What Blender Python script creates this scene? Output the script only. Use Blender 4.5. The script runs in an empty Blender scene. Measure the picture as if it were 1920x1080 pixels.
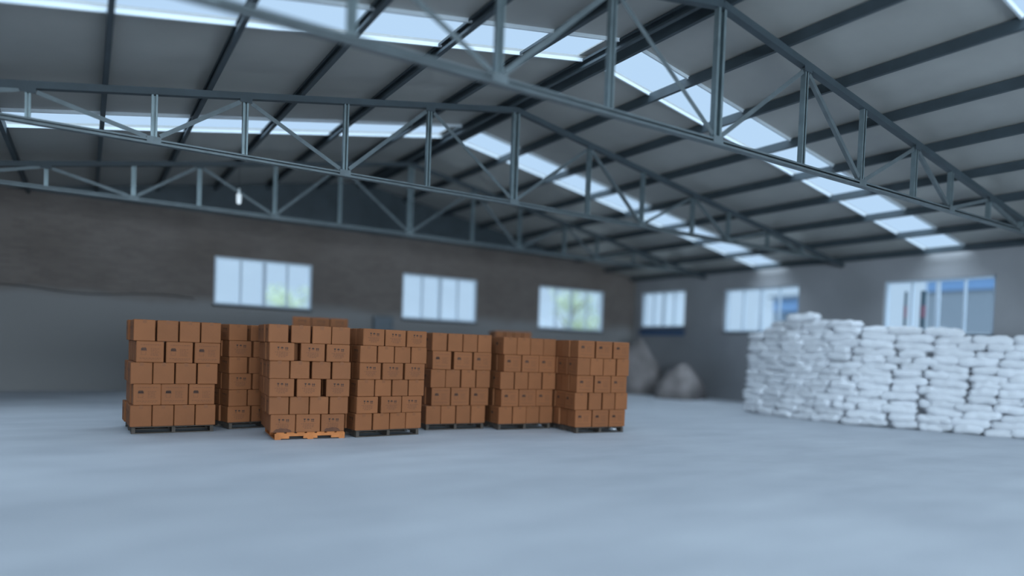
import bpy, bmesh, math, random
from mathutils import Vector, Matrix, noise
random.seed(7)
C = bpy.context.scene.collection
S = bpy.context.scene

# ------------------------------------------------------------------ camera
EYE = Vector((0, 0, 1.36))
F, CX, CY = 1293.675, 1022.678, 689.521
YAW, PITCH, ROLL = 0.5888, -0.0266, 0.0380
fw = Vector((math.sin(YAW)*math.cos(PITCH), math.cos(YAW)*math.cos(PITCH), math.sin(PITCH)))
rt = Vector((math.cos(YAW), -math.sin(YAW), 0)); up = rt.cross(fw)
R_ = rt*math.cos(ROLL)+up*math.sin(ROLL); U_ = -rt*math.sin(ROLL)+up*math.cos(ROLL)
cd = bpy.data.cameras.new('camera'); cam = bpy.data.objects.new('camera', cd); C.objects.link(cam)
M3 = Matrix((R_, U_, -fw)).transposed()
cam.matrix_world = Matrix.Translation(EYE) @ M3.to_4x4()
cd.sensor_width = 36; cd.lens = 36*F/1920
cd.shift_x = -(CX-960)/1920; cd.shift_y = (CY-540)/1920
cd.clip_end = 300
cd.dof.use_dof = True; cd.dof.focus_distance = 9.8; cd.dof.aperture_fstop = 0.02426/0.17
S.camera = cam

# ------------------------------------------------------------------ light
S.view_settings.view_transform = 'Standard'; S.view_settings.look = 'None'
S.view_settings.exposure = 0.0; S.view_settings.gamma = 1.0
S.view_settings.use_curve_mapping = False
S.cycles.max_bounces = 10; S.cycles.diffuse_bounces = 5; S.cycles.transparent_max_bounces = 12
wd = bpy.data.worlds.new('overcast_sky'); S.world = wd; wd.use_nodes = True
bg = wd.node_tree.nodes['Background']; bg.inputs[0].default_value = (.50, .70, .91, 1); bg.inputs[1].default_value = 1.0
def lamp(name, kind, loc, aim, energy, color=(.69, .86, 1), **kw):
    l = bpy.data.lights.new(name, kind); l.energy = energy; l.color = color
    for k, v in kw.items(): setattr(l, k, v)
    o = bpy.data.objects.new(name, l); C.objects.link(o); o.location = loc
    o.rotation_euler = (Vector(aim)-Vector(loc)).to_track_quat('-Z', 'Y').to_euler()
    return o
lamp('sun', 'SUN', (0, 0, 30), (1, 1.0, 0), 13.0, angle=math.radians(110))
# added fill lamp behind the camera, at an unseen opening in the front wall
lamp('added_rear_fill', 'AREA', (2.0, -9.7, 2.2), (6.5, 12, 1.2), 2700, shape='RECTANGLE', size=9, size_y=3.4)

# ------------------------------------------------------------------ materials
def new_mat(name):
    m = bpy.data.materials.new(name); m.use_nodes = True
    return m, m.node_tree.nodes, m.node_tree.links, m.node_tree.nodes['Principled BSDF']
def mat(name, col, rough=.6, metal=0, var=.0, scale=3, bump=0, bscale=40, spec=.5, stretch=(1, 1, 1)):
    m, N, L, b = new_mat(name)
    b.inputs['Base Color'].default_value = (*col, 1); b.inputs['Roughness'].default_value = rough
    b.inputs['Metallic'].default_value = metal; b.inputs['Specular IOR Level'].default_value = spec
    tc = N.new('ShaderNodeTexCoord'); mp = N.new('ShaderNodeMapping'); mp.inputs['Scale'].default_value = stretch
    L.new(tc.outputs['Object'], mp.inputs['Vector'])
    if var:
        n = N.new('ShaderNodeTexNoise'); n.inputs['Scale'].default_value = scale; n.inputs['Detail'].default_value = 6
        L.new(mp.outputs[0], n.inputs['Vector'])
        r = N.new('ShaderNodeValToRGB')
        r.color_ramp.elements[0].position = .3; r.color_ramp.elements[1].position = .7
        r.color_ramp.elements[0].color = (*[c*(1-var) for c in col], 1)
        r.color_ramp.elements[1].color = (*[min(1, c*(1+var)) for c in col], 1)
        L.new(n.outputs['Fac'], r.inputs[0]); L.new(r.outputs[0], b.inputs['Base Color'])
    if bump:
        n2 = N.new('ShaderNodeTexNoise'); n2.inputs['Scale'].default_value = bscale; n2.inputs['Detail'].default_value = 5
        L.new(mp.outputs[0], n2.inputs['Vector'])
        bp = N.new('ShaderNodeBump'); bp.inputs['Strength'].default_value = bump; bp.inputs['Distance'].default_value = .02
        L.new(n2.outputs['Fac'], bp.inputs['Height']); L.new(bp.outputs[0], b.inputs['Normal'])
    return m
def object_tint(m, amount):
    """a small difference of tone from one object to the next"""
    N, L = m.node_tree.nodes, m.node_tree.links; b = N['Principled BSDF']
    src = b.inputs['Base Color'].links[0].from_socket
    oi = N.new('ShaderNodeObjectInfo'); mr = N.new('ShaderNodeMapRange')
    mr.inputs['To Min'].default_value = 1-amount; mr.inputs['To Max'].default_value = 1+amount
    L.new(oi.outputs['Random'], mr.inputs['Value'])
    vm = N.new('ShaderNodeVectorMath'); vm.operation = 'SCALE'
    L.new(src, vm.inputs[0]); L.new(mr.outputs[0], vm.inputs['Scale']); L.new(vm.outputs[0], b.inputs['Base Color'])
M = {}
M['steel'] = mat('galvanised_steel', (.23, .285, .30), .38, .55, .12, 6, .05, 60)
M['dull_steel'] = mat('dull_grey_steel', (.125, .15, .16), .5, .3, .15, 6, .05, 60)
M['dark_steel'] = mat('painted_dark_steel', (.04, .055, .065), .6, 0, .15, 3)
M['roof'] = mat('roof_sheet', (.31, .305, .285), .42, 0, .10, .9, .03, 3, spec=.5)
M['flashing'] = mat('pale_flashing', (.55, .60, .64), .5)
M['window_frame'] = mat('white_window_frame', (.55, .64, .74), .45)
M['blue_paint'] = mat('blue_paint', (.05, .10, .20), .5)
M['box_grey'] = mat('grey_cabinet', (.13, .15, .17), .5)
M['cable'] = mat('black_cable', (.02, .02, .022), .5)
M['plaster'] = mat('grey_plaster', (.29, .29, .30), .9, 0, .12, .6, .15, 20)
M['pallet'] = mat('grey_pallet_wood', (.075, .058, .046), .85, 0, .3, 8, .3, 30, stretch=(1, 8, 1))
M['pallet_orange'] = mat('orange_pallet_wood', (.55, .185, .05), .75, 0, .18, 8, .2, 30)
M['carton'] = mat('brown_cardboard', (.245, .088, .032), .72, 0, .07, 3, .06, 25, spec=.3); object_tint(M['carton'], .07)
M['tape'] = mat('brown_tape', (.22, .082, .034), .6, spec=.2)
M['ink'] = mat('dark_print', (.04, .02, .014), .8)
M['ink_light'] = mat('faint_print', (.12, .046, .022), .8)
M['stain'] = mat('damp_stain', (.11, .04, .018), .8, 0, .2, 20)
M['sack'] = mat('white_woven_sack', (.70, .71, .74), .75, 0, .05, 5, .12, 14, spec=.3); object_tint(M['sack'], .06)
M['tarp'] = mat('grey_brown_tarp', (.23, .205, .20), .8, 0, .25, 2.5, .3, 6)
M['leaf'] = mat('green_leaf', (.15, .22, .14), .6, 0, .3, 2)
M['leaf_yellow'] = mat('yellow_green_leaf', (.27, .33, .19), .6, 0, .3, 2)
M['bark'] = mat('bark', (.10, .07, .05), .9)
M['yard'] = mat('yard_ground', (.30, .30, .28), .95, 0, .2, .4)
M['house'] = mat('pale_house_wall', (.14, .17, .205), .9)
M['shed'] = mat('grey_blue_shed_wall', (.05, .085, .13), .9)
M['fascia'] = mat('light_blue_fascia', (.10, .19, .34), .7)
M['pink'] = mat('pink_paint', (.22, .10, .14), .6)
M['post_dark'] = mat('dark_post', (.04, .08, .11), .6)
M['lamp_white'] = mat('white_lamp', (.8, .85, .85), .4)
M['white_paper'] = mat('white_label', (.7, .7, .7), .7)
# floor: trowelled concrete with faint clouding and drag marks
m, N, L, b = new_mat('concrete_floor'); M['floor'] = m
tc = N.new('ShaderNodeTexCoord'); n1 = N.new('ShaderNodeTexNoise'); n1.inputs['Scale'].default_value = .45; n1.inputs['Detail'].default_value = 8
mp = N.new('ShaderNodeMapping'); mp.inputs['Rotation'].default_value = (0, 0, .95); mp.inputs['Scale'].default_value = (.7, 1.8, 1)
n2 = N.new('ShaderNodeTexNoise'); n2.inputs['Scale'].default_value = 1.1; n2.inputs['Detail'].default_value = 9
L.new(tc.outputs['Object'], n1.inputs['Vector']); L.new(tc.outputs['Object'], mp.inputs['Vector']); L.new(mp.outputs[0], n2.inputs['Vector'])
mx = N.new('ShaderNodeMath'); mx.operation = 'ADD'; L.new(n1.outputs['Fac'], mx.inputs[0]); L.new(n2.outputs['Fac'], mx.inputs[1])
rr = N.new('ShaderNodeValToRGB'); rr.color_ramp.elements[0].position = .38; rr.color_ramp.elements[1].position = .64
rr.color_ramp.elements[0].color = (.385, .405, .44, 1); rr.color_ramp.elements[1].color = (.475, .497, .53, 1)
mh = N.new('ShaderNodeMath'); mh.operation = 'MULTIPLY'; mh.inputs[1].default_value = .5
L.new(mx.outputs[0], mh.inputs[0]); L.new(mh.outputs[0], rr.inputs[0]); L.new(rr.outputs[0], b.inputs['Base Color'])
b.inputs['Roughness'].default_value = .62; b.inputs['Specular IOR Level'].default_value = .22
# brick wall: brown-grey block with joints in colour and relief
m, N, L, b = new_mat('brown_brick_wall'); M['brick'] = m
tc = N.new('ShaderNodeTexCoord'); mp = N.new('ShaderNodeMapping'); mp.inputs['Rotation'].default_value = (math.pi/2, 0, 0)
br = N.new('ShaderNodeTexBrick'); br.inputs['Scale'].default_value = 1; br.inputs['Brick Width'].default_value = .25; br.inputs['Row Height'].default_value = .065
br.inputs['Mortar Size'].default_value = .006; br.inputs['Color1'].default_value = (.20, .165, .145, 1); br.inputs['Color2'].default_value = (.165, .135, .12, 1); br.inputs['Mortar'].default_value = (.18, .17, .16, 1)
L.new(tc.outputs['Object'], mp.inputs['Vector']); L.new(mp.outputs[0], br.inputs['Vector'])
nz = N.new('ShaderNodeTexNoise'); nz.inputs['Scale'].default_value = .7; nz.inputs['Detail'].default_value = 5; L.new(tc.outputs['Object'], nz.inputs['Vector'])
mm = N.new('ShaderNodeMix'); mm.data_type = 'RGBA'; mm.blend_type = 'MULTIPLY'; mm.inputs[0].default_value = .5
L.new(br.outputs['Color'], mm.inputs[6]); r2 = N.new('ShaderNodeValToRGB'); r2.color_ramp.elements[0].position = .3; r2.color_ramp.elements[0].color = (.55, .5, .48, 1); r2.color_ramp.elements[1].position = .65
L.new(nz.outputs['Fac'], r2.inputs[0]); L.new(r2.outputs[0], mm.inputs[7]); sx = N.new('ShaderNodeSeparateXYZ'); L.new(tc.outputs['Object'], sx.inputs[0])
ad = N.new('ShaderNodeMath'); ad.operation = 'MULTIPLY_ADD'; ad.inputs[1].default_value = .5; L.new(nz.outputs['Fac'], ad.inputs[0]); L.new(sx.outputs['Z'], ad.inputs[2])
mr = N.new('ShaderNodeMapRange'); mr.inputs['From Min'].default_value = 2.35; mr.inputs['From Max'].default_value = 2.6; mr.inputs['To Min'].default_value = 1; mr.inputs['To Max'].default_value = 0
L.new(ad.outputs[0], mr.inputs['Value'])            # greyer, lighter lower band painted in, mostly for light bounced off the floor
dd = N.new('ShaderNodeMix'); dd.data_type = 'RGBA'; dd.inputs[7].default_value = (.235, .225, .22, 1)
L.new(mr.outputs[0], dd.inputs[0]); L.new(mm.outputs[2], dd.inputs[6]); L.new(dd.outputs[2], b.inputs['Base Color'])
b.inputs['Roughness'].default_value = .92
# skylight sheet: clear-white fibreglass, lets the sky through and scatters some of it
m, N, L, b = new_mat('translucent_skylight_sheet'); M['skylight'] = m
N.remove(b); o_ = N['Material Output']; t1 = N.new('ShaderNodeBsdfTransparent'); t1.inputs[0].default_value = (.97, .98, 1, 1)
t2 = N.new('ShaderNodeBsdfTranslucent'); t2.inputs[0].default_value = (.8, .85, .9, 1)
ms = N.new('ShaderNodeMixShader'); ms.inputs[0].default_value = .004
L.new(t1.outputs[0], ms.inputs[1]); L.new(t2.outputs[0], ms.inputs[2]); L.new(ms.outputs[0], o_.inputs[0])
m, N, L, b = new_mat('window_glass'); M['glass'] = m
N.remove(b); o_ = N['Material Output']; t1 = N.new('ShaderNodeBsdfTransparent'); t1.inputs[0].default_value = (.98, .99, 1, 1)
t2 = N.new('ShaderNodeBsdfGlossy'); t2.inputs[1].default_value = .05
ms = N.new('ShaderNodeMixShader'); ms.inputs[0].default_value = .06
L.new(t1.outputs[0], ms.inputs[1]); L.new(t2.outputs[0], ms.inputs[2]); L.new(ms.outputs[0], o_.inputs[0])
m, N, L, b = new_mat('lit_bulb'); M['bulb'] = m
b.inputs['Emission Color'].default_value = (.75, .9, 1, 1); b.inputs['Emission Strength'].default_value = .55

# ------------------------------------------------------------------ mesh helpers
def box(bm, x0, x1, y0, y1, z0, z1, mtx=None, bevel=0, mi=0):
    vs = [bm.verts.new((x, y, z)) for x in (x0, x1) for y in (y0, y1) for z in (z0, z1)]
    if mtx is not None:
        for v in vs: v.co = mtx @ v.co
    fs = []
    for q in ((0, 1, 3, 2), (4, 6, 7, 5), (0, 4, 5, 1), (2, 3, 7, 6), (0, 2, 6, 4), (1, 5, 7, 3)):
        f = bm.faces.new([vs[i] for i in q]); f.material_index = mi; fs.append(f)
    if bevel:
        es = {e for f in fs for e in f.edges}
        bmesh.ops.bevel(bm, geom=list(es), offset=bevel, segments=1, affect='EDGES')
def frame_mtx(a, b_, side=Vector((0, 1, 0))):
    """x runs from a to b, y towards side"""
    x = (b_-a).normalized(); z = x.cross(side).normalized(); y = z.cross(x)
    return Matrix.Translation(a) @ Matrix((x, y, z)).transposed().to_4x4()
def channel(bm, a, b_, w, d, t=.008, side=Vector((0, 1, 0))):
    """a lipped C section from a to b: web w wide across, flanges d deep along side"""
    a = Vector(a); b_ = Vector(b_); L_ = (b_-a).length; m_ = frame_mtx(a, b_, side)
    box(bm, 0, L_, -d/2, -d/2+t, -w/2, w/2, m_)
    box(bm, 0, L_, -d/2+t, d/2, -w/2, -w/2+t, m_)
    box(bm, 0, L_, -d/2+t, d/2, w/2-t, w/2, m_)
    box(bm, 0, L_, d/2-t, d/2, -w/2+t, -w/2+t+w*.22, m_)
    box(bm, 0, L_, d/2-t, d/2, w/2-t-w*.22, w/2-t, m_)
def angle_bar(bm, a, b_, w, d, t=.008, side=Vector((0, 1, 0))):
    a = Vector(a); b_ = Vector(b_); L_ = (b_-a).length; m_ = frame_mtx(a, b_, side)
    box(bm, 0, L_, -d/2, -d/2+t, -w/2, w/2, m_)
    box(bm, 0, L_, -d/2+t, d/2, -w/2, -w/2+t, m_)
def tube(bm, pts, r, n=8):
    pts = [Vector(p) for p in pts]; rings = []
    for i, p in enumerate(pts):
        d = (pts[min(i+1, len(pts)-1)]-pts[max(i-1, 0)]).normalized()
        s = d.cross(Vector((0, 0, 1)) if abs(d.z) < .9 else Vector((1, 0, 0))).normalized(); t = d.cross(s)
        rad = r[i] if isinstance(r, (list, tuple)) else r
        rings.append([bm.verts.new(p+rad*(math.cos(k*2*math.pi/n)*s+math.sin(k*2*math.pi/n)*t)) for k in range(n)])
    for a, b_ in zip(rings, rings[1:]):
        for k in range(n): bm.faces.new((a[k], a[(k+1) % n], b_[(k+1) % n], b_[k]))
    bm.faces.new(rings[0][::-1]); bm.faces.new(rings[-1])
def mesh(name, bm, mats, smooth=False):
    bmesh.ops.recalc_face_normals(bm, faces=bm.faces)
    me = bpy.data.meshes.new(name); bm.to_mesh(me); bm.free()
    for m_ in (mats if isinstance(mats, (list, tuple)) else [mats]): me.materials.append(M[m_])
    if smooth: me.polygons.foreach_set('use_smooth', [True]*len(me.polygons))
    return me
def link(name, me, parent=None):
    o = bpy.data.objects.new(name, me); C.objects.link(o); o.parent = parent; return o
def obj(name, bm, mats, parent=None, smooth=False): return link(name, mesh(name, bm, mats, smooth), parent)
def tag(o, label=None, cat=None, group=None, kind=None):
    for k, v in (('label', label), ('category', cat), ('group', group), ('kind', kind)):
        if v: o[k] = v
    return o
def empty(name, loc=(0, 0, 0), label=None, cat=None, group=None, kind=None):
    o = bpy.data.objects.new(name, None); C.objects.link(o); o.location = loc; o.empty_display_size = .1
    return tag(o, label, cat, group, kind)
ORD = ['first', 'second', 'third', 'fourth', 'fifth', 'sixth', 'seventh', 'eighth', 'ninth', 'tenth', 'eleventh', 'twelfth', 'thirteenth', 'fourteenth', 'fifteenth', 'sixteenth', 'seventeenth', 'eighteenth', 'nineteenth', 'twentieth']
def ray(x, y): return fw+(x-CX)/F*R_-(y-CY)/F*U_
def at_z(x, y, z): v = ray(x, y); return EYE+v*((z-EYE.z)/v.z)

# ------------------------------------------------------------------ setting
XR, ZT, ZB, SL, HALF = 6.36, 5.623, 3.967, .178, 10.14
XW, XL, YW, YB = XR+HALF, XR-HALF, 19.05, -10.0
EAVE = 4.015; TH = .24
def top(a): return ZT-SL*a
bm = bmesh.new(); box(bm, XL-.3, XW+.3, YB-.3, YW+.3, -.12, 0); tag(obj('floor', bm, 'floor'), kind='structure')
bm = bmesh.new(); box(bm, -40, 60, -40, 80, -.3, -.14); tag(obj('ground', bm, 'yard'), kind='structure')

def holed(bm, u0, u1, z0, z1, holes, put):
    us = sorted({u0, u1, *[h[0] for h in holes], *[h[1] for h in holes]}); zs = sorted({z0, z1, *[h[2] for h in holes], *[h[3] for h in holes]})
    for a, b_ in zip(us, us[1:]):
        for c, d in zip(zs, zs[1:]):
            um, zm = (a+b_)/2, (c+d)/2
            if not any(h[0] < um < h[1] and h[2] < zm < h[3] for h in holes): put(bm, a, b_, c, d)
GW = [(2.66, 5.06, 2.18, 3.39), (7.64, 10.08, 2.10, 3.42), (12.38, 15.08, 2.05, 3.44)]       # far wall windows x0 x1 z0 z1
SW = [(16.55, 18.68, 2.27, 3.50), (12.15, 14.84, 2.10, 3.42), (7.15, 9.68, 2.05, 3.36), (2.2, 4.75, 2.05, 3.36), (-2.8, -.2, 2.05, 3.36)]  # side wall windows y0 y1
GABLE_Z = 4.42
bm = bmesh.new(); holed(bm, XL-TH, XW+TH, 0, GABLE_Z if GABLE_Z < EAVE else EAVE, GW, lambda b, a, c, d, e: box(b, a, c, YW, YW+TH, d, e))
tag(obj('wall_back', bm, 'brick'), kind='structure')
def gable(bm, y0, y1, zlo, zhi, grow=0):
    # the roof triangle between two heights
    def hw(z): return (top(0)+.198-z)/SL
    h0 = min(HALF+TH, hw(zlo)); h1 = max(.02, hw(zhi)) if zhi < top(0)+.19 else .02
    h1 = min(h1, HALF+TH)
    p = [(XR-h0, zlo), (XR+h0, zlo), (XR+h1, zhi), (XR-h1, zhi)]
    v = [bm.verts.new((x, y, z)) for y in (y0, y1) for x, z in p]
    for q in ((0, 1, 2, 3), (7, 6, 5, 4), (0, 4, 5, 1), (1, 5, 6, 2), (2, 6, 7, 3), (3, 7, 4, 0)): bm.faces.new([v[i] for i in q])
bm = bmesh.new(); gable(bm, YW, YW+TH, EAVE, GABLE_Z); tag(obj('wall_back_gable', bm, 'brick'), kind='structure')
bm = bmesh.new(); gable(bm, YW+.02, YW+TH-.02, GABLE_Z, top(0)+.194); tag(obj('wall_back_upper', bm, 'dark_steel'), kind='structure')  # upper gable, darker than the brick below
bm = bmesh.new(); holed(bm, YB, YW, 0, EAVE, SW, lambda b, a, c, d, e: box(b, XW, XW+TH, a, c, d, e))
tag(obj('wall_right', bm, 'plaster'), kind='structure')
bm = bmesh.new(); holed(bm, YB, YW, 0, EAVE, [(-6, -3.4, 2.05, 3.36), (1, 3.6, 2.05, 3.36), (6, 8.6, 2.05, 3.36), (11, 13.6, 2.05, 3.36)], lambda b, a, c, d, e: box(b, XL-TH, XL, a, c, d, e))
tag(obj('wall_left', bm, 'plaster'), kind='structure')
bm = bmesh.new(); holed(bm, XL-TH, XW+TH, 0, EAVE, [(-2.6, 6.6, 0, 3.7)], lambda b, a, c, d, e: box(b, a, c, YB-TH, YB, d, e))
gable(bm, YB-TH, YB, EAVE, top(0)+.194)
tag(obj('wall_front', bm, 'plaster'), kind='structure')

# windows: frame, mullions and a pane in every light
wn = [0]
def window(put, u0, u1, z0, z1, broad=(2,)):
    wn[0] += 1; w = empty(f'window_{wn[0]}', kind='structure')
    bm = bmesh.new(); t = .055
    put(bm, u0, u1, z0, z0+t, 0, .09); put(bm, u0, u1, z1-t, z1, 0, .09); put(bm, u0, u0+t, z0+t, z1-t, 0, .09); put(bm, u1-t, u1, z0+t, z1-t, 0, .09)
    obj('window_frame', bm, 'window_frame', w)
    n = 4; st = (u1-u0-2*t)/n
    for k in range(n):
        a, c = u0+t+k*st, u0+t+(k+1)*st
        if k:
            bm = bmesh.new(); h = .045 if k in broad else .025
            put(bm, a-h, a+h, z0+t, z1-t, .01, .07); obj('mullion', bm, 'window_frame', w)
        bm = bmesh.new(); put(bm, a+(.026 if k else 0), c-(.026 if k < n-1 else 0), z0+t, z1-t, .035, .043); obj('pane', bm, 'glass', w)
    bm = bmesh.new(); put(bm, u0-.04, u1+.04, z0-.05, z0, -.06, .12); obj('window_sill', bm, 'plaster', w)
    return w
for x0, x1, z0, z1 in GW: window(lambda b, a, c, d, e, s, t: box(b, a, c, YW+.06+s, YW+.06+t, d, e), x0, x1, z0, z1)
for y0, y1, z0, z1 in SW: window(lambda b, a, c, d, e, s, t: box(b, XW+.06+s, XW+.06+t, a, c, d, e), y0, y1, z0, z1)

# roof: two sloping sheets with gaps for the skylight strips
STRIPS = [(-7.0, -6.08), (-2.1, -1.18), (2.8, 3.72), (7.72, 8.62), (12.62, 13.58)]
LIFT = .20
def slope_box(bm, sgn, a0, a1, y0, y1, lo, hi):
    v = []
    for a in (a0, a1):
        for y in (y0, y1):
            for h in (lo, hi): v.append(bm.verts.new((XR+sgn*a, y, top(a)+LIFT+h)))
    for q in ((0, 1, 3, 2), (4, 6, 7, 5), (0, 4, 5, 1), (2, 3, 7, 6), (0, 2, 6, 4), (1, 5, 7, 3)): bm.faces.new([v[i] for i in q])
PURL = [.13, 1.24, 2.50, 3.73, 4.98, 6.20, 7.45, 8.70, 9.90]
segs = []; y = YB-.3
for a, b_ in STRIPS: segs.append((y, a)); y = b_
segs.append((y, YW+.5))
for nm, sg in (('ceiling_left', -1), ('ceiling_right', 1)):
    cl = empty(nm, kind='structure')
    for y0, y1 in segs:
        bm = bmesh.new(); slope_box(bm, sg, 0, HALF+.5, y0, y1, 0, .05); obj('roof_sheet', bm, 'roof', cl)
    for y0, y1 in STRIPS:
        for i in range(len(PURL)):
            a0 = PURL[i] if i else .2; a1 = PURL[i+1] if i+1 < len(PURL) else HALF+.2
            if i+1 >= len(PURL): continue
            bm = bmesh.new(); slope_box(bm, sg, a0+.012, a1-.012, y0, y1, .02, .024); obj('skylight_sheet', bm, 'skylight', cl)
        for yy in (y0, y1):
            bm = bmesh.new(); s0 = .0 if yy == y0 else -.03
            slope_box(bm, sg, .15, PURL[-1], yy+s0, yy+s0+.03, -.05, .0); obj('edge_flashing', bm, 'flashing', cl)
bm = bmesh.new()
for sg in (-1, 1): slope_box(bm, sg, 0, .2, YB-.3, YW+.5, .055, .075)
tag(obj('trim_1', bm, 'roof'), kind='structure')

side_name = {-1: 'slope on the carton side', 1: 'slope on the sack side'}
for sg in (-1, 1):
    for i, a in enumerate(PURL):
        bm = bmesh.new(); z = top(a)+.115
        channel(bm, (XR+sg*a, YB, z), (XR+sg*a, YW, z), .14, .06, .006, side=Vector((sg, 0, 0)))
        lab = f'dark steel purlin, {ORD[i]} from the ridge, roof {side_name[sg]}' if i else f'paired dark steel ridge purlin, roof {side_name[sg]}'
        tag(obj('purlin', bm, 'dark_steel'), lab, 'roof beam', 'long purlins under the roof sheets')

# trusses
NODE = [0, 1.67, 3.056, 4.504, 5.64, 7.0, 8.3]
def truss(y, label):
    t = empty('roof_truss', (XR, y, 0), label, 'roof truss', 'steel roof trusses across the hall')
    V = lambda a, z: Vector((a, 0, z))
    zb = lambda a: ZB-.0035*a
    for sg in (-1, 1):
        bm = bmesh.new(); channel(bm, V(0, top(0)), V(sg*(HALF-.1), top(HALF-.1)), .09, .10, .008); obj('top_chord', bm, 'dark_steel', t)
        bm = bmesh.new(); channel(bm, V(0, zb(0)), V(sg*9.3, zb(9.3)), .07, .10, .008, side=Vector((0, -1, 0))); obj('bottom_chord', bm, 'dull_steel', t)
    for k, a in enumerate(NODE):
        for sg in ((1,) if k == 0 else (-1, 1)):
            bm = bmesh.new(); w = .135 if k == 0 else (.075 if k < 5 else .06)
            channel(bm, V(sg*a, zb(a)+.03), V(sg*a, top(a)-.04), w, .075, .007, side=Vector((0, -1, 0)))
            obj('king_post' if k == 0 else 'vertical_strut', bm, 'steel', t)
            bm = bmesh.new(); zz = zb(a)-.01
            if k % 2 == 0:
                box(bm, sg*a-.085, sg*a+.085, -.055, -.047, zz-.015, zz+.075); obj('gusset_plate', bm, 'dull_steel', t)
            else:
                box(bm, sg*a-.08, sg*a+.08, -.055, -.047, top(a)-.10, top(a)-.01); obj('gusset_plate', bm, 'dark_steel', t)
            if k:
                pa = NODE[k-1]; s0, s1 = (V(sg*pa, zb(pa)+.03), V(sg*a, top(a)-.05)) if k % 2 else (V(sg*pa, top(pa)-.05), V(sg*a, zb(a)+.03))
                e = (s1-s0).normalized()*.09
                bm = bmesh.new(); angle_bar(bm, s0+e, s1-e, .058, .055, .007, side=Vector((0, 1, 0))); obj('diagonal_brace', bm, 'dull_steel', t)
    return t
for i, nm in enumerate(['second one behind the viewpoint', 'first one behind the viewpoint', 'first one overhead near the viewpoint', 'nearest one in view with a thick king post', 'middle one crossing ahead of the second skylight strip', 'farthest one close to the brick wall']):
    truss(5.98+4.8*(i-3), 'grey steel lattice roof truss, '+nm)

# ------------------------------------------------------------------ cartons
def arrow_up(q, x, z, s):
    q(x-s*.12, x+s*.12, z-s*.5, z+s*.1)
def marks_mesh(style, w, h, d):
    """flat print on both long faces (at y = +-d/2) of a carton centred on x, standing on z=0"""
    bm = bmesh.new(); rnd = random.Random(3)
    for sg in (-1, 1):
        yy = sg*(d/2+.0018)
        def poly(pts, mi):
            vs = [bm.verts.new((x*(-sg), yy, z)) for x, z in pts]; f = bm.faces.new(vs); f.material_index = mi
        def q(x0, x1, z0, z1, mi=0): poly([(x0, z0), (x1, z0), (x1, z1), (x0, z1)], mi)
        def words(x0, x1, z, hh, mi=0):
            x = x0
            while x < x1-.004:
                l = min(rnd.uniform(.012, .034), x1-x); 
                n = max(1, int(l/.0062))
                for k in range(n): q(x+k*.0062, x+k*.0062+.0045, z, z+hh*(.75 if (k*7+n) % 3 else 1), mi)
                x += l+.006
        if style == 'B':
            zc = h*.68; s = h*.19
            # wine glass, umbrella / heart, arrows
            x = -w*.15; poly([(x-s*.32, zc+s*.5), (x-s*.14, zc), (x+s*.14, zc), (x+s*.32, zc+s*.5)], 0); q(x-s*.04, x+s*.04, zc-s*.4, zc, 0); q(x-s*.25, x+s*.25, zc-s*.5, zc-s*.4, 0)
            x = w*.0; poly([(x-s*.42, zc+s*.05), (x+s*.42, zc+s*.05), (x+s*.28, zc+s*.38), (x, zc+s*.52), (x-s*.28, zc+s*.38)], 0); q(x-s*.04, x+s*.04, zc-s*.45, zc+s*.05, 0)
            for x in (w*.15, w*.215): poly([(x-s*.28, zc+s*.08), (x+s*.28, zc+s*.08), (x, zc+s*.5)], 0); q(x-s*.08, x+s*.08, zc-s*.3, zc+s*.08, 0)
            q(w*.12, w*.245, zc-s*.45, zc-s*.35, 0)
            for k, (a, b_) in enumerate([(-.28, .30), (-.20, .24), (-.22, .25), (-.14, .17)]): words(w*a, w*b_, h*(.46-.085*k), h*.045, 1)
        else:
            q(-w*.33, -w*.13, h*.58, h*.66, 0); q(-w*.31, -w*.15, h*.67, h*.70, 0); q(-w*.34, -w*.12, h*.55, h*.567, 0)
            for k in range(4): q(-w*(.30-.045*k), -w*(.275-.045*k), h*.595, h*.645, 1)
            q(-w*.325, -w*.15, h*.36, h*.37, 1); q(-w*.325, -w*.315, h*.36, h*.50, 1); q(-w*.16, -w*.15, h*.36, h*.50, 1)
            words(-w*.34, w*.40, h*.83, h*.03, 1); words(-w*.38, w*.40, h*.19, h*.03, 1); words(-w*.2, w*.35, h*.13, h*.02, 1)
            for k in range(5): words(w*.02, w*(.32-.04*(k % 2)), h*(.64-.075*k), h*.03, 1)
    return mesh('printed_marks', bm, ['ink', 'ink_light'])
def body_mesh(w, d, h, seed):
    rnd = random.Random(seed); bm = bmesh.new()
    box(bm, -w/2, w/2, -d/2, d/2, 0, h, bevel=.008)
    # flap seam grooves along the top: two raised flaps meeting in the middle
    for sg in (-1, 1): box(bm, -w/2+.006, w/2-.006, *(sorted((sg*.0015, sg*(d/2-.006)))), h-.001, h+.0015)
    for v in bm.verts:
        v.co += Vector([rnd.uniform(-.0008, .0008) for _ in range(3)])
    return mesh('carton', bm, 'carton')
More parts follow.
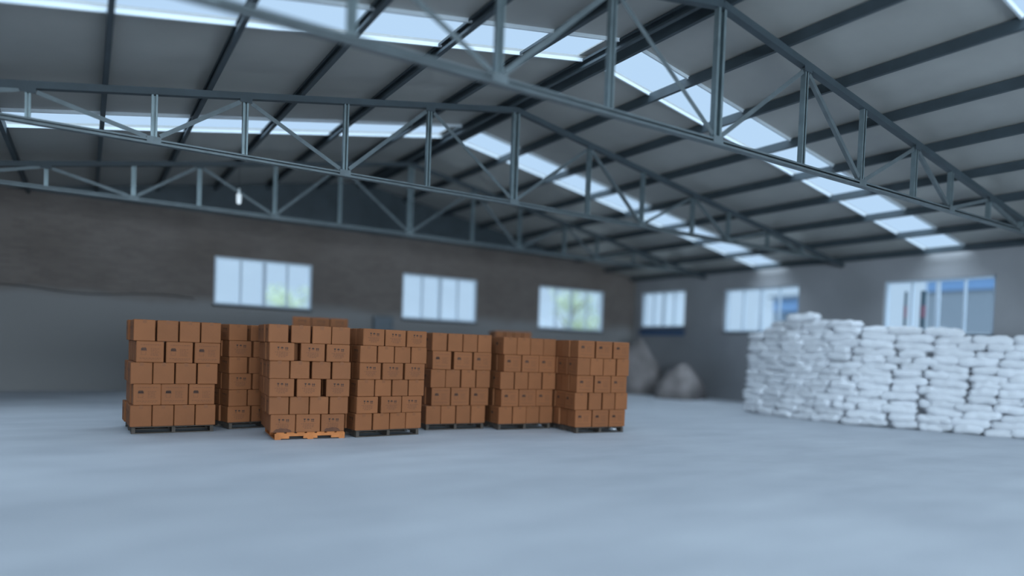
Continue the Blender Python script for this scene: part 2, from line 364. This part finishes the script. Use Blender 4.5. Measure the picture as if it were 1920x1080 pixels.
def tape_mesh(w, d, h):
    bm = bmesh.new(); t = .024; X = w/2+.0014; Z = h+.0017; k = .0012
    prof = [(-X-k, h-.045), (-X-k, Z+k), (X+k, Z+k), (X+k, h-.045), (X, h-.045), (X, Z), (-X, Z), (-X, h-.045)]
    r0 = [bm.verts.new((x, -t, z)) for x, z in prof]; r1 = [bm.verts.new((x, t, z)) for x, z in prof]
    for i in range(8): bm.faces.new((r0[i], r0[(i+1) % 8], r1[(i+1) % 8], r1[i]))
    bm.faces.new((r0[0], r0[1], r0[6], r0[7])); bm.faces.new((r0[1], r0[2], r0[5], r0[6])); bm.faces.new((r0[2], r0[3], r0[4], r0[5]))
    bm.faces.new((r1[7], r1[6], r1[1], r1[0])); bm.faces.new((r1[6], r1[5], r1[2], r1[1])); bm.faces.new((r1[5], r1[4], r1[3], r1[2]))
    return mesh('packing_tape', bm, 'tape')
def stain_mesh(w, h, d, seed):
    rnd = random.Random(seed); bm = bmesh.new(); pts = []
    for k in range(13):
        a = math.pi*k/12; pts.append((-w*.02+math.cos(a)*w*.36*(1+rnd.uniform(-.08, .08)), max(.004, math.sin(a)*h*.26*(1+rnd.uniform(-.12, .12)))))
    for sg in (-1,):
        vs = [bm.verts.new((x, sg*(d/2+.0026), z)) for x, z in pts]; bm.faces.new(vs)
    return mesh('damp_stain', bm, 'stain')

PH = .10
def pallet(corner, e, n, w, d, label, wood='pallet', along=False):
    """deck boards, three stringers and bottom boards; corner = front left"""
    mid = corner+e*w/2+n*d/2
    p = empty('pallet', (mid.x, mid.y, 0), label, 'pallet', 'wooden pallets under the carton stacks')
    m_ = Matrix((e.to_3d(), n.to_3d(), Vector((0, 0, 1)))).transposed().to_4x4()
    if along: m_ = m_ @ Matrix.Rotation(math.pi/2, 4, 'Z'); w, d = d, w
    # local: stringers run along y, boards along x
    rnd = random.Random(int(corner.x*100))
    nb = 7; bw = d/nb
    for k in range(nb):
        y0 = -d/2+k*bw+.012; bm = bmesh.new(); box(bm, -w/2, w/2, y0, y0+bw-.03, PH-.016, PH-.001, m_, bevel=.002); obj('deck_board', bm, wood, p)
    for k in range(3):
        x = (-1+k)*(w/2-.025); bm = bmesh.new()
        ys = [-d/2, -d*.30, -d*.10, d*.10, d*.30, d/2]
        for j, (a, b_) in enumerate(zip(ys, ys[1:])):
            box(bm, x-.022, x+.022, a, b_, .045 if j in (1, 3) else .014, PH-.016, m_)
        bmesh.ops.remove_doubles(bm, verts=bm.verts, dist=.0005)
        obj('stringer', bm, wood, p)
    for y in (-d/2+.04, 0, d/2-.04):
        bm = bmesh.new(); box(bm, -w/2, w/2, y-.04, y+.04, 0, .014, m_, bevel=.002); obj('bottom_board', bm, wood, p)
    return p

LAYER = {5: ['bottom', 'second lowest', 'middle', 'second highest', 'top'],
         6: ['bottom', 'second lowest', 'third lowest', 'third highest', 'second highest', 'top']}
def layer_name(i, n): return LAYER[n][i] if n in LAYER else (['bottom', 'second lowest', 'third lowest', 'fourth lowest', 'third highest', 'second highest', 'top'][i] if n == 7 else ORD[i])
def stack(name, P0, P1, style, H, rows, depth_n, sides=(True, True), wood='pallet', along=False, stains=(), flip=None, pw=None):
    """rows from bottom to top: (kind, y_mid, [(xl, xr), ...]) in photo pixels, read off on the stack's own front plane"""
    c0, c1 = at_z(*P0, PH), at_z(*P1, PH)
    e = (c1-c0); W = e.length; e.normalize(); n = Vector((-e.y, e.x, 0)); 
    if n.dot(fw) < 0: n = -n
    def s_at(x, y):                       # distance along the front plane where the sight line meets it
        v = ray(x, y); t = (c0-EYE).dot(n)/v.dot(n); return (EYE+v*t-c0).dot(e)
    Ls, Ss = [], []
    for k, y, bs in rows:
        for a, b_ in bs: (Ls if k == 'L' else Ss).append(s_at(b_, y)-s_at(a, y))
    lw = sum(Ls)/len(Ls); sw = sum(Ss)/len(Ss)
    ang = math.atan2(e.y, e.x)
    bodies = [body_mesh(lw-.002, sw-.002, H-.0035, k+len(name)) for k in range(3)]
    tp = tape_mesh(lw-.002, sw-.002, H-.0035); mk = marks_mesh(style, lw-.002, H-.0035, sw-.002)
    group = 'cartons of the '+name; rnd = random.Random(len(rows)*31+len(name)); nl = len(rows)
    def carton(s, dep, z, long_front, li, text, stain=False):
        o = link('carton', rnd.choice(bodies))
        p = c0+e*s+n*dep
        o.location = (p.x, p.y, z); o.rotation_euler = (0, 0, ang+(0 if long_front else math.pi/2)+rnd.choice((0, math.pi))*(0 if stain else 1)+rnd.uniform(-.02, .02))
        t = link('packing_tape', tp, o); link('printed_marks', mk, o)['kind'] = 'stuff'
        if stain: link('damp_stain', stain_mesh(lw, H, sw, stain), o)['label'] = 'dark damp stain at the foot of the carton'
        tag(o, text, 'carton', group)
    fronts = []
    for i, (k, y, bs) in enumerate(rows):
        z = PH+i*H+.0008; dep0 = rnd.uniform(-.012, .012); ln = f'{ORD[i]} layer up' if i else 'bottom layer'
        deep = sw if k == 'L' else lw; ft = s_at(bs[0][0], y)
        nd = 4 if k == 'L' else 3
        for j, (a, b_) in enumerate(bs):
            s0, s1 = s_at(a, y), s_at(b_, y)
            st = stains[j] if (i == 0 and j < len(stains)) else 0
            look = ('damp-stained printed' if st else 'printed') if k == 'L' else 'plain-ended'
            carton((s0+s1)/2, deep/2+dep0+rnd.uniform(-.008, .008), z, k == 'L', i, f'{look} brown carton, {ORD[j]} from left, {ln}, front of {name}', st)
        sl = (s_at(*[(bs[0][0]), y])+s_at(bs[0][1], y))/2; sr = (s_at(bs[-1][0], y)+s_at(bs[-1][1], y))/2
        for r in range(1, nd):
            dd = deep*(r+.5)+r*.012+dep0
            if sides[0]: carton(sl+rnd.uniform(-.02, .012), dd, z, k == 'L', i, f'brown carton, {ORD[r]} back on left side, {ln}, {name}')
            if sides[1] and len(bs) > 1 and r < 3: carton(sr+rnd.uniform(-.01, .01), dd, z, k == 'L', i, f'brown carton, {ORD[r]} back on right side, {ln}, {name}')
        if k == 'L' and wood != 'pallet' or k == 'L' and name in ('stack beside orange pallet', 'third stack from end'):
            sm = (s_at(bs[1][0], y)+s_at(bs[1][1], y))/2
            for r in (1, 2): carton(sm+(-.05, .05)[r-1], deep*(r+.5)+r*.012+dep0, z, True, i, f'brown carton, {ORD[r]} back behind middle one, {ln}, {name}')
    Dp = max(3*lw, 4*sw)+.02
    return pallet((c0+e*(pw[0] if pw else .02)+n*.03), e, n, (pw[1] if pw else W-.04), Dp-.06, f'{"bright orange" if wood != "pallet" else "dark weathered"} wooden pallet under the {name}', wood, along), c0, e, n, W

A, B = 'A', 'B'
stack('far-left carton stack', (243, 801), (404, 796.3), A, .292, [
    ('S', 781, [(243, 283.8), (286, 325.5), (326.7, 365), (366, 404)]),
    ('L', 740, [(250, 301), (303, 352), (354, 403)]),
    ('S', 701, [(246, 284.4), (287, 326.7), (329.3, 369), (370, 409)]),
    ('L', 661, [(254.4, 307.8), (311, 362), (364, 413.8)]),
    ('S', 620, [(250, 292), (294, 335.5), (337.3, 376), (377.8, 414.4)])], 3)
stack('shaded recessed stack', (428, 793), (556, 786.5), B, .243, [
    ('L', 777, [(428, 469), (472, 512)]),
    ('S', 747, [(429, 463), (465, 498)]),
    ('L', 716, [(430, 471), (474, 514)]),
    ('S', 685, [(430, 463), (467, 500)]),
    ('L', 653, [(430, 473), (476, 516)]),
    ('S', 620, [(431, 465), (471, 505)])], 3, sides=(True, False))
stack('orange-pallet stack', (507, 812), (645.5, 808.6), B, .2435, [
    ('L', 793, [(507, 553.8), (555, 601), (602, 645.5)]),
    ('S', 760, [(506, 540.5), (543.3, 579), (580, 616.7), (618, 653)]),
    ('L', 728, [(506, 550), (556, 602), (612, 656)]),
    ('S', 693, [(505.6, 542.7), (544, 581.6), (585, 621), (623.3, 658.4)]),
    ('L', 659, [(505, 551.8), (563.3, 610), (611, 656.7)]),
    ('S', 625, [(503, 541.8), (546, 584), (586.7, 621.8), (624, 655.6)])], 3, wood='pallet_orange', along=True, stains=(5, 0, 9), pw=(.06, .93))
stack('stack beside orange pallet', (666.6, 808), (789, 802.6), B, .2435, [
    ('S', 790, [(666.6, 698), (699, 730), (731.5, 760.4), (761.3, 789)]),
    ('L', 760, [(668.8, 708), (714, 751.3), (753, 790.7)]),
    ('S', 729, [(670.7, 702.2), (703.7, 733.8), (735.7, 765), (766.8, 795.4)]),
    ('L', 697, [(674.5, 714), (717, 755.5), (759, 796.7)]),
    ('S', 665, [(675, 707), (708.6, 739), (741.3, 769.8), (771.5, 800.3)]),
    ('L', 634, [(681, 720.4), (723, 761.3), (762.6, 800.3)])], 3)
stack('third stack from end', (797.8, 795.6), (910, 793), A, .292, [
    ('S', 779, [(797.8, 825.6), (826.2, 854.4), (855, 882), (883.3, 910)]),
    ('L', 746, [(810, 844), (846, 880), (881.8, 916)]),
    ('S', 711, [(807.8, 835), (836.7, 863.3), (865.6, 891.8), (893.8, 919.6)]),
    ('L', 677, [(811, 845.6), (851.6, 886), (887.8, 921.8)]),
    ('S', 645, [(810, 839), (840.7, 867), (869, 895), (896.7, 922)])], 3)
stack('second stack from end', (933.6, 795.4), (1034.6, 792.8), A, .288, [
    ('S', 778, [(933.6, 960.7), (961.3, 986.2), (986.9, 1010.7), (1011.8, 1034.6)]),
    ('L', 747, [(939.4, 972), (973.5, 1004.7), (1005.4, 1036.3)]),
    ('S', 713, [(937.3, 963.9), (965, 989.8), (991, 1016), (1017.5, 1041)]),
    ('L', 682, [(945.3, 977.7), (978.8, 1010.7), (1011.3, 1041)]),
    ('S', 650, [(944.7, 969.2), (969.8, 994.7), (995.8, 1019.2), (1020.3, 1042.2)])], 3)
pal, c0, e, n, W = stack('end stack by open floor', (1080, 801.8), (1172.5, 799.6), A, .286, [
    ('L', 785, [(1080, 1109.7), (1111.4, 1141.6), (1142.7, 1172.5)]),
    ('S', 753, [(1078.8, 1102.2), (1104, 1129), (1130.6, 1154), (1155.5, 1176.8)]),
    ('L', 720, [(1082, 1113), (1114.6, 1146), (1147, 1175.7)]),
    ('S', 687, [(1083, 1105.5), (1106.5, 1130.4), (1131.4, 1155), (1156.5, 1179)]),
    ('L', 655, [(1085.2, 1114.6), (1116, 1149.5), (1150.8, 1180)])], 3)
# small white label on that pallet's front board
bm = bmesh.new(); q = c0+e*(W*.76)+n*(.027)
m_ = Matrix.Translation((q.x, q.y, 0)) @ Matrix((e, n, Vector((0, 0, 1)))).transposed().to_4x4()
for k in range(4): box(bm, k*.018, k*.018+.011, -.004, -.002, .045, .045+(.028 if k % 2 else .022), m_)
pl = obj('pallet_marking', bm, 'white_paper'); mw = pal.location.copy(); pl.parent = pal; pl.matrix_parent_inverse = Matrix.Translation(-mw); pl['label'] = 'small white marking on the pallet edge'
# two stacks standing further back, of which mostly the top layers show
def far_stack(name, px, d, w, H, style, n_l, tilt, first):
    rows = []; y0 = 0
    lat = (px[0]-CX)/F
    g = EYE+ray(px[0], 700)*(1); dirv = Vector((fw.x+lat*R_.x, fw.y+lat*R_.y, 0)); c = Vector((0, 0, PH))+dirv*d
    e = Vector((math.cos(tilt), math.sin(tilt), 0))
    c2 = c+e*w
    def px_of(p):
        v = p-EYE; dd = v.dot(fw); return (CX+F*v.dot(R_)/dd, CY-F*v.dot(U_)/dd)
    for i in range(n_l):
        k = 'L' if (n_l-1-i) % 2 == first else 'S'; m = 3 if k == 'L' else 4; z = PH+(i+.5)*H; bs = []; yy = None
        for j in range(m):
            a = px_of(Vector((c.x, c.y, z))+e*(w*j/m+.006)); b_ = px_of(Vector((c.x, c.y, z))+e*(w*(j+1)/m-.004)); bs.append((a[0], b_[0])); yy = (a[1]+b_[1])/2
        rows.append((k, yy, bs))
    stack(name, px_of(c), px_of(c2), style, H, rows, 3, sides=(True, False))
far_stack('tall stack behind orange pallet', (545, 0), 13.0, 1.02, .243, B, 7, math.radians(-14), 0)
far_stack('distant stack by brick wall', (926, 0), 16.0, .86, .275, A, 6, math.radians(-20), 1)

# ------------------------------------------------------------------ sacks
def sack_mesh(lx, ly, lz, seed):
    bm = bmesh.new(); nu, nv = 16, 10; g = {}
    off = Vector((seed*3.1, seed*1.7, 0))
    for s in (1, -1):
        for i in range(nu+1):
            for j in range(nv+1):
                u = -1+2*i/nu; v = -1+2*j/nv; edge = i in (0, nu) or j in (0, nv)
                if edge and s == -1: g[s, i, j] = g[1, i, j]; continue
                prof = (max(0, 1-abs(u)**4.5)**.36)*(max(0, 1-abs(v)**4.0)**.42)
                pin = 1-.10*(abs(u)**4)*(1-abs(v))      # waist at the sewn ends
                x = u*lx/2*(1-.05*abs(v)**4); y = v*ly/2*(1-.06*abs(u)**4)*pin
                z = s*lz/2*prof
                w = noise.noise(Vector((x*9, y*9, s*2))+off)*.017+noise.noise(Vector((x*22, y*14, s*5))+off)*.008
                z += w*min(1, prof*1.6)
                x += noise.noise(Vector((y*7, s, 1))+off)*.02; y += noise.noise(Vector((x*6, s, 7))+off)*.03
                g[s, i, j] = bm.verts.new((x, y, z+noise.noise(Vector((x*4, y*4, 0))+off)*.03))
    for s in (1, -1):
        for i in range(nu):
            for j in range(nv):
                f = [g[s, i, j], g[s, i+1, j], g[s, i+1, j+1], g[s, i, j+1]]
                bm.faces.new(f if s == 1 else f[::-1])
    return mesh('sack', bm, 'sack', True)
SM = {'stretcher': [sack_mesh(.72, .46, .185, k) for k in range(5)], 'header': [sack_mesh(.50, .66, .185, 10+k) for k in range(5)]}
# sewn end of a sack: a narrow hem with its stitch ridge
def hem_mesh(w, x):
    bm = bmesh.new(); 
    for sg in (-1, 1):
        x0, x1 = sorted((sg*(x-.012), sg*(x+.012))); box(bm, x0, x1, -w/2, w/2, -.004, .004)
        pass
    return mesh('sewn_hem', bm, 'sack')
HEM = {'stretcher': hem_mesh(.36, .345), 'header': None}
# the front line of the wall of sacks, plan points measured along the hall
LINE = [(11.55, 13.62), (10.2, 13.42), (8.86, 13.46), (8.15, 13.76), (7.1, 14.28), (6.0, 14.75), (4.8, 15.2)]
def front_x(y):
    for (ya, xa), (yb, xb) in zip(LINE, LINE[1:]):
        if yb <= y <= ya: return xa+(xb-xa)*(ya-y)/(ya-yb)
    return LINE[0][1] if y > LINE[0][0] else LINE[-1][1]
def courses(y):
    for lim, n in ((11.3, 12), (11.0, 13), (10.6, 14), (8.45, 15), (7.75, 14), (7.1, 13.5)):
        if y > lim: return n
    return 13
T = .148; rnd = random.Random(21)
blocks = [(11.5, 8.62, 'far bay'), (8.62, 7.42, 'middle bay'), (7.42, 5.0, 'near bay')]
for ya, yb, bay in blocks:
    for c in range(16):
        y = ya-(.0 if c % 2 else .02)+rnd.uniform(-.03, .03); num = 0
        while y > yb+.12:
            kind = rnd.choice(('stretcher', 'stretcher', 'header')); ln = (.62 if kind == 'stretcher' else .44)*rnd.uniform(.94, 1.06)
            if y-ln < yb-.1: ln = max(.4, y-yb); kind = 'stretcher' if ln > .53 else 'header'
            ym = y-ln/2; y -= ln; num += 1
            if c >= courses(ym): continue
            z = c*T+.085+rnd.uniform(-.012, .012)-.012*math.sin(ym*2.1+c)
            slopeang = math.atan2(front_x(ym-.3)-front_x(ym+.3), .6)
            lean = .012*c+.05*noise.noise(Vector((ym*1.2, c*.6, 0)))
            depth = .23 if kind == 'stretcher' else .31
            o = link('sack', rnd.choice(SM[kind]))
            o.location = (front_x(ym)+depth+lean+rnd.uniform(-.03, .03), ym, z)
            # local x runs along the face
            o.rotation_euler = (rnd.uniform(-.09, .09), rnd.uniform(-.085, .085), math.pi/2+slopeang+rnd.uniform(-.09, .09)+rnd.choice((0, math.pi)))
            o.scale = (ln/(.62 if kind == 'stretcher' else .42), 1, rnd.uniform(.95, 1.08))
            cname = 'bottom course' if c == 0 else f'{ORD[c]} course up'
            look = 'white sack laid lengthwise' if kind == 'stretcher' else 'white sack laid end-on'
            tag(o, f'{look}, {ORD[num-1]} along {cname}, {bay} of sack pile', 'sack', 'white sacks piled along the side wall')
            if kind == 'stretcher': link('sewn_hem', HEM[kind], o)

o = link('sack', SM['stretcher'][2]); o.location = (front_x(9.95)+.30, 9.95, 15*T+.09); o.rotation_euler = (.05, .06, math.pi/2+.3)
tag(o, 'single white sack lying highest, on top of the far bay of sack pile', 'sack', 'white sacks piled along the side wall')
# ------------------------------------------------------------------ things at the walls
def mound(name, cx, cy, rx, ry, h, seed, label):
    bm = bmesh.new(); n, m = 28, 9; rings = []
    for i in range(m+1):
        t = i/m; r = 1-t; ring = []
        for k in range(n):
            a = 2*math.pi*k/n; f = 1+.3*noise.noise(Vector((math.cos(a)*1.6+seed, math.sin(a)*1.6, t*2)))
            hh = h*max(0, 1-r**2.1)**.55*(1+.34*noise.noise(Vector((math.cos(a)*2*r+seed, math.sin(a)*2*r, 5))))
            ring.append(bm.verts.new((rx*r*f*math.cos(a), ry*r*f*math.sin(a), max(0, hh))))
        rings.append(ring)
    for a, b_ in zip(rings, rings[1:]):
        for k in range(n): bm.faces.new((a[k], a[(k+1) % n], b_[(k+1) % n], b_[k]))
    bm.faces.new(rings[0][::-1]); 
    bmesh.ops.remove_doubles(bm, verts=bm.verts, dist=.001)
    o = obj(name, bm, 'tarp', smooth=True); o.location = (cx, cy, 0); tag(o, label, 'heap', 'covered heaps by the far corner')
mound('covered_heap', 15.45, 17.55, .8, .85, 1.65, 1, 'tall grey-brown covered heap standing under the small corner window')
mound('covered_heap', 15.45, 15.5, .85, .75, .98, 9, 'lower brownish covered heap between the tall heap and the sacks')
bm = bmesh.new(); box(bm, XW-.03, XW, 16.5, 18.7, 1.98, 2.20, bevel=.004); tag(obj('wall_board', bm, 'blue_paint'), 'dark blue board fixed to the wall below the small corner window', 'board')
bx = empty('electric_cabinet', (7.05, YW, 1.72), 'grey metal electric cabinet on the brick wall between the first two windows', 'cabinet')
bm = bmesh.new(); box(bm, -.29, .29, -.14, 0, -.02, .40, bevel=.008); obj('body', bm, 'box_grey', bx)
bm = bmesh.new(); box(bm, -.27, .27, -.152, -.14, .0, .38, bevel=.004); obj('door', bm, 'box_grey', bx)
bm = bmesh.new(); box(bm, .20, .23, -.165, -.152, .15, .24, bevel=.003); obj('handle', bm, 'cable', bx)
bm = bmesh.new(); tube(bm, [(XL+.1+i*.42, YW-.02, 2.28-.05*math.sin(i*.9)) for i in range(15)], .012); tag(obj('wall_cable', bm, 'cable', smooth=True), 'thin black cable sagging along the brick wall beside the first window', 'cable')
# hanging energy-saving lamp
p = EYE+ray(448, 368)*14.2
hl = empty('hanging_lamp', (p.x, p.y, p.z), 'small white bulb lamp hanging on a wire near the farthest truss', 'lamp')
a_ = abs(p.x-XR); bm = bmesh.new(); tube(bm, [(0, 0, .14), (0, 0, top(a_)+.04-p.z)], .006, 6); obj('wire', bm, 'cable', hl)
bm = bmesh.new(); tube(bm, [(0, 0, .05), (0, 0, .16)], [.032, .024], 12); obj('socket', bm, 'lamp_white', hl, True)
bm = bmesh.new(); tube(bm, [(0, 0, -.16), (0, 0, -.14), (0, 0, .03), (0, 0, .05)], [.02, .045, .05, .03], 12); obj('bulb', bm, 'bulb', hl, True)

# ------------------------------------------------------------------ outside, seen through the windows
def tree(x, y, h, r, leaf, label, seed, n=1500, low=.25):
    rn = random.Random(seed); t = empty('tree', (x, y, -.14), label, 'tree', 'trees outside the far wall')
    bm = bmesh.new(); tube(bm, [(0, 0, 0), (.05, .02, h*.4), (.0, .1, h*.75)], [.12, .08, .03], 8)
    for k in range(6):
        a = k*1.05; z = h*(.3+.07*k); tube(bm, [(.03, .03, z), (math.cos(a)*r*.6, math.sin(a)*r*.6, z+h*.18)], [.04, .012], 6)
    obj('trunk', bm, 'bark', t)
    bm = bmesh.new(); cl = [(rn.uniform(-.6, .6)*r, rn.uniform(-.6, .6)*r, rn.uniform(low, .92)*h, rn.uniform(.3, .5)*r) for _ in range(14)]
    for _ in range(n):
        cx, cy, cz, cr = rn.choice(cl); d = Vector((rn.gauss(0, 1), rn.gauss(0, 1), rn.gauss(0, .8))); d.normalize()
        c = Vector((cx, cy, cz))+d*cr*rn.uniform(.5, 1); s = rn.uniform(.05, .10)
        ax = Vector((rn.uniform(-1, 1), rn.uniform(-1, 1), rn.uniform(-.6, .6))).normalized(); bx_ = ax.orthogonal().normalized()
        pts = [c-ax*s, c+bx_*s*.5, c+ax*s*1.1, c-bx_*s*.5]
        bm.faces.new([bm.verts.new(q) for q in pts])
    obj('foliage', bm, leaf, t)['kind'] = 'stuff'
tree(7.0, 28, 3.6, 1.5, 'leaf_yellow', 'yellow-green young tree seen low through the first window', 1)
tree(4.9, 27, 2.9, .8, 'leaf_yellow', 'small yellow-green bush tree at the edge of the first window', 2, 700)
tree(15.6, 27.5, 3.6, 1.1, 'leaf', 'short green tree peeping into the corner of the second window', 3, 900)
tree(17.6, 24.5, 4.6, 1.3, 'leaf_yellow', 'tall yellow-green tree filling half of the third window', 4, 1700, .1)
tree(20.4, 26, 5.2, 1.6, 'leaf', 'tall green tree behind the third window by the corner', 5, 1900, .1)
# pale outbuilding beyond the side wall, with posts before it
for loc, hw_, hh_, m_n, lab in (((27, 11.5, -.14), 2.6, 4.9, 'house', 'pale grey-blue outbuilding seen through the large side window behind the sacks'), ((27, 19.4, -.14), 1.8, 4.3, 'shed', 'darker blue-grey shed seen in one pane of the middle side window')):
    ob = empty('outbuilding', loc, lab, 'building', 'outbuildings beyond the side wall')
    bm = bmesh.new(); box(bm, 0, 1.4, -hw_, hw_, 0, hh_); obj('wall', bm, m_n, ob)
    bm = bmesh.new(); box(bm, -.2, 1.6, -hw_-.2, hw_+.2, hh_, hh_+.12); obj('roof', bm, 'house', ob)
    bm = bmesh.new(); box(bm, -.06, 0, -hw_, hw_, hh_-.62, hh_); obj('fascia', bm, 'fascia', ob)
for k, (yy, lab) in enumerate(((9.12, 'thin faded striped post outside the large side window'), (8.70, 'darker striped post outside the large side window'))):
    ps = empty('striped_post', (XW+.9, yy+.0*(k), -.14), lab, 'post')
    x_ = 0
    bm = bmesh.new(); tube(bm, [(0, 0, 0), (0, 0, 3.32)], .035 if k == 0 else .06, 10); obj('pole', bm, 'post_dark', ps)
    bm = bmesh.new(); tube(bm, [(0, 0, 2.65), (0, 0, 2.95)], .04 if k == 0 else .065, 10); obj('pink_band', bm, 'pink', ps)
    # shift along the sight line so that it stands outside the wall
    s = (XW+.9)/XW; ps.location = ((XW+.9), yy*s, -.14)
